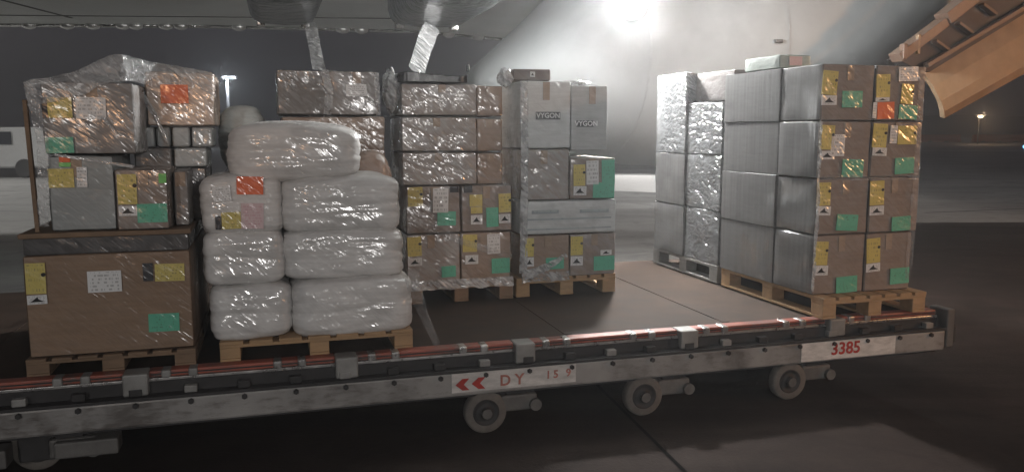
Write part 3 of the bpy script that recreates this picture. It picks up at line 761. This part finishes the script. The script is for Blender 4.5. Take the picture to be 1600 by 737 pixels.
# --- C: carton stack nearest the bales
GC = 'cartons of the stack nearest the bales'
V0 = 1.12
for i, (w0, w1) in enumerate(((1.31, 1.53), (1.537, 1.765), (1.775, 1.985))):
    carton(-.425, .088, V0, 1.70, w0, w1, m_silver, ['wide silver wrapped carton lowest of three, above the labelled cartons', 'wide silver wrapped carton between two like it', 'wide silver wrapped carton topmost, under the black film cap'][i], GC, amp=.007)
    carton(.092, .28, V0+.03, 1.70, w0-.003, w1-.006, m_brown2, ['narrow tan carton beside the lowest wide silver carton', 'narrow tan carton beside the middle wide silver carton', 'narrow tan carton glowing orange beside the topmost silver carton'][i], GC)
c = carton(-.405, -.03, V0, 1.70, .985, 1.305, m_brown, 'brown carton with pale label streaked by film, under the silver cartons beside the bales', GC, amp=.006)
stickers(c, V0, [('yellow', -.342, 1.235, .100, .128), ('white', -.170, 1.206, .106, .165), ('green', -.130, 1.083, .128, .096), ('dark', -.075, 1.279, .06, .04)])
c = carton(-.026, .335, V0, 1.70, .985, 1.305, m_brown, 'brown carton with two yellow labels, second tier up beside the gap to the white cartons', GC)
stickers(c, V0, [('yellow', .075, 1.200, .090, .080), ('yellow', .079, 1.134, .081, .044), ('white', .079, 1.068, .081, .063), ('yellow', .281, 1.179, .088, .129), ('white', .280, 1.070, .083, .062), ('green', .191, 1.082, .087, .133), ('dark', .02, 1.279, .06, .049)])
c = carton(-.405, -.035, V0, 1.70, PT, .98, m_silver, 'glinting film covered carton lowest in its stack, behind the lowest long bale', GC, amp=.007)
stickers(c, V0, [('yellow', -.352, .899, .095, .131), ('white', -.350, .794, .095, .053), ('green', -.118, .718, .099, .076)])
c = carton(-.03, .330, V0, 1.70, PT, .98, m_brown2, 'tan carton lowest in its stack, beside the pallet with the white cartons', GC)
stickers(c, V0, [('yellow', .033, .907, .100, .120), ('white', .045, .793, .091, .062), ('white', .202, .896, .092, .138), ('green', .252, .741, .130, .105)])
bm = bmesh.new(); add_box(bm, -.44, .02, V0-.01, 1.62, 1.99, 2.035)
bmesh.ops.subdivide_edges(bm, edges=bm.edges[:], cuts=6, use_grid_fill=True)
for v in bm.verts:
    if v.co.z > 2.0: v.co.z += .03*max(0, 1-abs(v.co.x+.36)/.16) + .012*noise.noise(v.co*9)
tag(link('plastic_sheet', to_me(bm, 'plastic_sheet', True), m_black, None, True), 'black plastic cap over the top silver wrapped carton', 'plastic cap')

# --- D: stack with the tall white cartons
GDD = 'cartons of the stack with the white cartons'
dw = carton(.412, .768, V0, 1.70, 1.552, 2.015, m_whitebox, 'tall white carton with a dark name badge, glinting along its corner', GDD)
stickers(dw, V0, [('plate', .596, 1.776, .179, .053)], tilt=0)
def badge_text(o, u, w):
    c = (MF.inverted() @ o.matrix_world).translation
    text_mesh('VYGON', .048, plain('badge_lettering', (.72, .73, .73), .6), 'lettering', o, u-c.x, V0-c.y-.011, w-c.z, .0008, sx=1.02)
badge_text(dw, .596, 1.776)
dg = carton(.772, 1.055, V0+.02, 1.70, 1.535, 1.99, filmed('pale_grey_carton', (.42, .43, .43), .15, .8, .15), 'tall pale grey carton with a faint badge, beside the white one', GDD)
stickers(dg, V0+.02, [('plate', .878, 1.722, .131, .045)], tilt=0); badge_text(dg, .878, 1.722)
carton(.412, .760, V0, 1.70, 1.19, 1.545, m_silver, 'silver wrapped carton directly under the tall white carton', GDD, amp=.007)
c = carton(.766, 1.115, V0, 1.70, 1.19, 1.485, m_brown, 'brown carton with two green labels under the pale grey carton', GDD)
stickers(c, V0, [('yellow', .834, 1.361, .088, .150), ('white', .840, 1.250, .097, .064), ('white', .934, 1.378, .093, .169), ('green', 1.055, 1.385, .100, .165), ('green', 1.022, 1.251, .165, .110)])
c = carton(.408, 1.122, V0-.005, 1.70, .948, 1.185, m_whitebox, 'long low white printed carton across the whole stack', GDD, tape=False)
stickers(c, V0-.005, [('line', .577, 1.107, .201, .024), ('line', .948, 1.105, .223, .024), ('line', .76, 1.055, .64, .012), ('line', .76, .985, .64, .010)], tilt=0)
c = carton(.405, .765, V0, 1.70, PT, .943, m_brown2, 'streaked tan carton lowest under the long white carton, at the glinting corner', GDD, amp=.007)
stickers(c, V0, [('yellow', .461, .861, .061, .128), ('white', .461, .756, .062, .064), ('green', .651, .738, .136, .083)])
c = carton(.77, 1.125, V0, 1.70, PT, .943, m_brown, 'brown carton lowest under the long white carton, at the open deck side', GDD)
stickers(c, V0, [('yellow', .820, .857, .092, .134), ('white', .821, .748, .092, .066), ('green', 1.033, .722, .160, .105), ('white', 1.047, .80, .086, .037)])
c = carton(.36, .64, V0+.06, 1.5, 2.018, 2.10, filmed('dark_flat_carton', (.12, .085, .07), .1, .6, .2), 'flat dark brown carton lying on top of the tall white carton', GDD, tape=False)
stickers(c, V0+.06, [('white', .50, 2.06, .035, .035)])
# film bunches
def bunch(u, v, w, ru, rv, rw, label, seed, mat=None):
    bm = bmesh.new(); bmesh.ops.create_icosphere(bm, subdivisions=4, radius=1)
    for q in bm.verts:
        n = 1 + .35*noise.noise(q.co*2.2+Vector((seed, 0, 0))) + .22*(1-2*abs(noise.noise(Vector((q.co.x*6, q.co.y*6, q.co.z*1.6+seed)))))
        q.co = Vector((u+q.co.x*ru*n, v+q.co.y*rv*n, w+q.co.z*rw*n))
    return tag(link('film_bunch', to_me(bm, 'film_bunch', True), mat or m_filmthick, None, True), label, 'plastic film', 'bunched clear film')
bunch(.30, V0+.05, 2.035, .045, .05, .055, 'crumpled clear film bunched beside the flat dark brown carton', 2)
bunch(-.475, V0+.12, 1.93, .05, .09, .12, 'crumpled film bulging at the corner of the topmost silver carton', 5)
bunch(.84, V0+.10, 2.01, .09, .05, .016, 'thin bright film scrap on top of the pale grey carton', 8)
bunch(1.22, 1.92, 2.20, .02, .02, .01, 'tiny film scrap', 9) if False else None
def skirt(u0, u1, v, w0, w1, label, seed, mat):
    bm = bmesh.new(); prev = None
    for j in range(7):
        row = []
        for i in range(41):
            s = i/40; u = u0+(u1-u0)*s; k = j/6
            w = w0+(w1-w0)*k + (.02*noise.noise(Vector((u*14, seed, 0))) if j == 0 else 0)
            row.append(bm.verts.new((u, v-.018 - .014*noise.noise(Vector((u*26, k*3, seed))) - .012*(1-k), w)))
        if prev:
            for i in range(40): bm.faces.new((prev[i], prev[i+1], row[i+1], row[i]))
        prev = row
    return tag(link('film_skirt', to_me(bm, 'film_skirt', True), mat, None, True), label, 'plastic film', 'film skirts at pallet tops')
skirt(-.41, .34, V0, .600, .665, 'crumpled film skirt round the foot of the stack nearest the bales', 1, m_filmthick)
skirt(.40, .76, V0, .615, .68, 'crumpled film skirt at the foot of the stack with white cartons', 2, m_film)
False and skirt(-2.42, -1.66, .035, .515, .66, 'clear film skirt hanging over the dim pallet under the big crate', 3, m_filmthin)
ribbon('film_tail', [(-.56, .06, .92), (-.52, .02, .75), (-.43, -.02, .515)], (.10, .03), m_filmthin, 'torn wisp of clear film trailing from the lowest long bale to the rail', wob=.03)
GT = 'film tails rising to the wing'
ribbon('film_tail', [(-.846, 3.97, 2.72), (-.885, 2.7, 2.40), (-.937, 1.22, 2.06)], (.12, .085), m_filmthick, 'upright twisted film tail from the dark wrapped carton to the wing', group=GT, wob=.03, seed=2)
ribbon('film_tail', [(.362, 3.97, 2.74), (.04, 2.7, 2.42), (-.29, 1.32, 2.06)], (.19, .13), m_filmthick, 'slanting film tail from the black cap up to the wing', group=GT, wob=.03, seed=6)

ribbon('film_strap', [(.418, V0-.012, 2.01), (.425, V0-.014, 1.5), (.415, V0-.012, .68)], .055, m_filmthick, 'bright crumpled film ridge down the corner of the tall white carton stack', seed=21, wob=.016, seg=70, group='film ridges')
ribbon('film_strap', [(-.925, .885, 2.04), (-.90, .885, 1.9), (-.915, .885, 1.77)], .05, m_filmthick, 'crumpled film ridge over the seam of the two dark wrapped cartons', seed=23, wob=.016, seg=40, group='film ridges')
ribbon('film_strap', [(-.612, .888, 2.03), (-.605, .888, 1.77)], .03, m_filmthick, 'film ridge on the outer edge of the carton with a small white label', seed=25, wob=.012, seg=40, group='film ridges')
ribbon('film_strap', [(-2.325, .07, 1.90), (-2.285, .07, 1.62), (-2.31, .07, 1.22)], .05, m_film, 'rumpled clear film stretched between the lath and the labelled cartons', seed=27, wob=.018, seg=70, group='film ridges')
GX = 'long film straps across neighbouring cartons'
ribbon('film_strap', [(-.42, V0-.014, 1.70), (-.05, V0-.016, 1.46), (.29, V0-.012, 1.30)], (.05, .03), m_filmthin, 'long slanting film strap over the lower silver wrapped cartons', group=GX, seed=31, wob=.012, seg=50)
ribbon('film_strap', [(-.40, V0-.014, 1.10), (-.02, V0-.016, .92), (.33, V0-.012, .80)], (.05, .04), m_filmthin, 'slanting film strap over the two lowest tiers beside the bales', group=GX, seed=33, wob=.012, seg=50)
ribbon('film_strap', [(.42, V0-.016, .66), (.60, V0-.018, .72), (.74, V0-.016, .80)], (.07, .03), m_filmthick, 'crumpled film strap rising over the foot of the streaked tan carton', group=GX, seed=35, wob=.016, seg=50)
ribbon('film_strap', [(2.02, .028, 1.385), (2.40, .026, 1.377), (2.77, .028, 1.37)], .035, m_filmthin, 'level film overlap across the middle of the labelled tall stack', group=GX, seed=37, wob=.010, seg=50)
ribbon('film_strap', [(1.985, .10, 1.74), (1.985, .60, 1.50), (1.985, 1.10, 1.40)], .03, m_filmthin, 'slanting film overlap along the pleated grey side of the tall stack', group=GX, seed=39, wob=.008, seg=50) if False else None
# --- F: front stack at the number panel end
GF = 'cartons of the tall stack at the numbered end of the dolly'
TI = [(PT, 1.018), (1.021, 1.376), (1.379, 1.733), (1.736, 2.082)]
TN = ['lowest', 'second', 'third', 'topmost']
FS = [[('yellow', 2.053, .905, .095, .150), ('white', 2.058, .795, .098, .062), ('green', 2.256, .695, .160, .105)],
      [('yellow', 2.050, 1.280, .098, .144), ('white', 2.055, 1.175, .100, .056), ('green', 2.235, 1.095, .160, .103)],
      [('yellow', 2.055, 1.632, .100, .150), ('white', 2.060, 1.522, .108, .052), ('white', 2.135, 1.583, .10, .134), ('green', 2.255, 1.438, .160, .113)],
      [('yellow', 2.055, 1.965, .110, .146), ('white', 2.055, 1.859, .110, .058), ('green', 2.225, 1.867, .150, .102)]]
FR = [[('yellow', 2.450, .906, .105, .160), ('white', 2.455, .795, .108, .055), ('green', 2.669, .730, .150, .105)],
      [('yellow', 2.450, 1.278, .110, .155), ('white', 2.455, 1.165, .110, .058), ('green', 2.655, 1.075, .150, .093)],
      [('yellow', 2.450, 1.642, .108, .150), ('white', 2.455, 1.541, .108, .052), ('white', 2.555, 1.649, .055, .113), ('yellow', 2.662, 1.645, .148, .118), ('green', 2.655, 1.450, .150, .104)],
      [('yellow', 2.450, 1.953, .105, .142), ('white', 2.450, 1.868, .105, .025), ('white', 2.640, 2.030, .15, .09), ('yellow', 2.640, 1.905, .095, .125), ('white', 2.395, 1.80, .03, .10), ('orange', 2.48, 1.80, .130, .105), ('green', 2.655, 1.79, .145, .089)]]
LF = ['brown carton with a green label, %s tier, at the corner seam of the silver side', 'brown carton with a yellow label, %s tier, at the outer end of the dolly']
ex = {(0, 2): 'brown carton with a tilted white label, third tier up beside the silver side', (1, 2): 'brown carton with a sideways yellow label, third tier up at the outer end', (1, 3): 'brown carton with an orange sticker, topmost at the outer end of the dolly'}
for k, (w0, w1) in enumerate(TI):
    dx = (.0, .004, -.003, .002)[k]
    c = carton(2.0+dx, 2.392+dx, .045, .465, w0, w1, m_flat, ex.get((0, k), LF[0] % TN[k]), GF); stickers(c, .045, FS[k], tilt=.06)
    c = carton(2.397+dx, 2.79+dx-(.03 if k == 0 else 0), .045, .465, w0, w1, m_flat, ex.get((1, k), LF[1] % TN[k]), GF); stickers(c, .045, FR[k], tilt=.06)
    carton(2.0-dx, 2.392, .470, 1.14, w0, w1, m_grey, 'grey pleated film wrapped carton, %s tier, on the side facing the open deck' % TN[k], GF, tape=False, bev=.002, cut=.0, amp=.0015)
c = carton(2.01, 2.26, .50, .92, 2.086, 2.178, filmed('greenish_flat_carton', (.36, .42, .38), .25, 1, .6), 'flat greenish wrapped carton lying on top of the pleated grey cartons', GF, tape=False)
stickers(c, .50, [('pink', 2.13, 2.135, .10, .06)])
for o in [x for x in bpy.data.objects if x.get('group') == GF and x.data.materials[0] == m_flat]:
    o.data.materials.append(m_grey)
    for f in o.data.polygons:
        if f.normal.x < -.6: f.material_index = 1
# corner glint strip of bunched film along the stack's edge
ribbon('film_strap', [(2.0, .03, 1.74), (2.003, .03, 1.2), (2.0, .035, .66)], .022, m_filmthick, 'bright ridge of bunched film along the upright corner of the tall stack', seed=11, wob=.012, seg=60, group='film ridges')
ribbon('film_strap', [(2.74, .03, 2.05), (2.745, .03, 1.4), (2.735, .035, .70)], .05, m_filmthin, 'loose film ridge catching orange light near the outer corner of the tall stack', seed=14, wob=.012, seg=60, group='film ridges')

# --- E: silver wrapped stack at the back
GE = 'silver wrapped cartons at the back of the deck'
eL = ['silver wrapped carton, %s tier, at the far rear corner of the deck', 'glinting silver wrapped carton, %s tier, beside the pleated grey stack']
for i, (v0, v1, tops) in enumerate(((1.72, 2.24, (1.06, 1.49, 2.145)), (1.19, 1.715, (1.06, 1.49, 1.895)))):
    lo = PT
    for k, hi in enumerate(tops):
        carton(2.0 + (.01 if i else -.005), 2.5, v0, v1, lo, hi-.003, m_greyglint if (i or k == 2) else m_grey, eL[i] % ('lowest', 'middle', 'topmost')[k], GE, amp=.010, tape=False, bev=.004, cut=.001)
        lo = hi
carton(2.08, 2.50, 1.16, 1.72, 1.90, 2.13, filmed('dark_brown_carton', (.10, .085, .08), .1, .5, .2), 'dark unwrapped carton standing on the glinting silver carton', GE, tape=False)  # dark brown is this carton's own colour
carton(2.0, 2.35, 1.045, 1.185, 1.62, 2.06, m_greyglint, 'narrow silver wrapped pack squeezed between the two tall stacks', GE, amp=.010, tape=False) if False else None

# ------------------------------------------------------------------ thin haze volume added to imitate lens glare round the landing light
t = NT('glare_haze'); vp = t.n('ShaderNodeVolumePrincipled')
vp.inputs['Color'].default_value = (.92, .94, .96, 1); vp.inputs['Density'].default_value = HAZE; vp.inputs['Anisotropy'].default_value = .62
t.l(vp.outputs[0], t.out.inputs['Volume'])
bm = bmesh.new(); add_box(bm, -330, 330, -60, 420, -1.2, 26)
tag(link('haze', to_me(bm, 'haze'), t.m), kind='stuff')
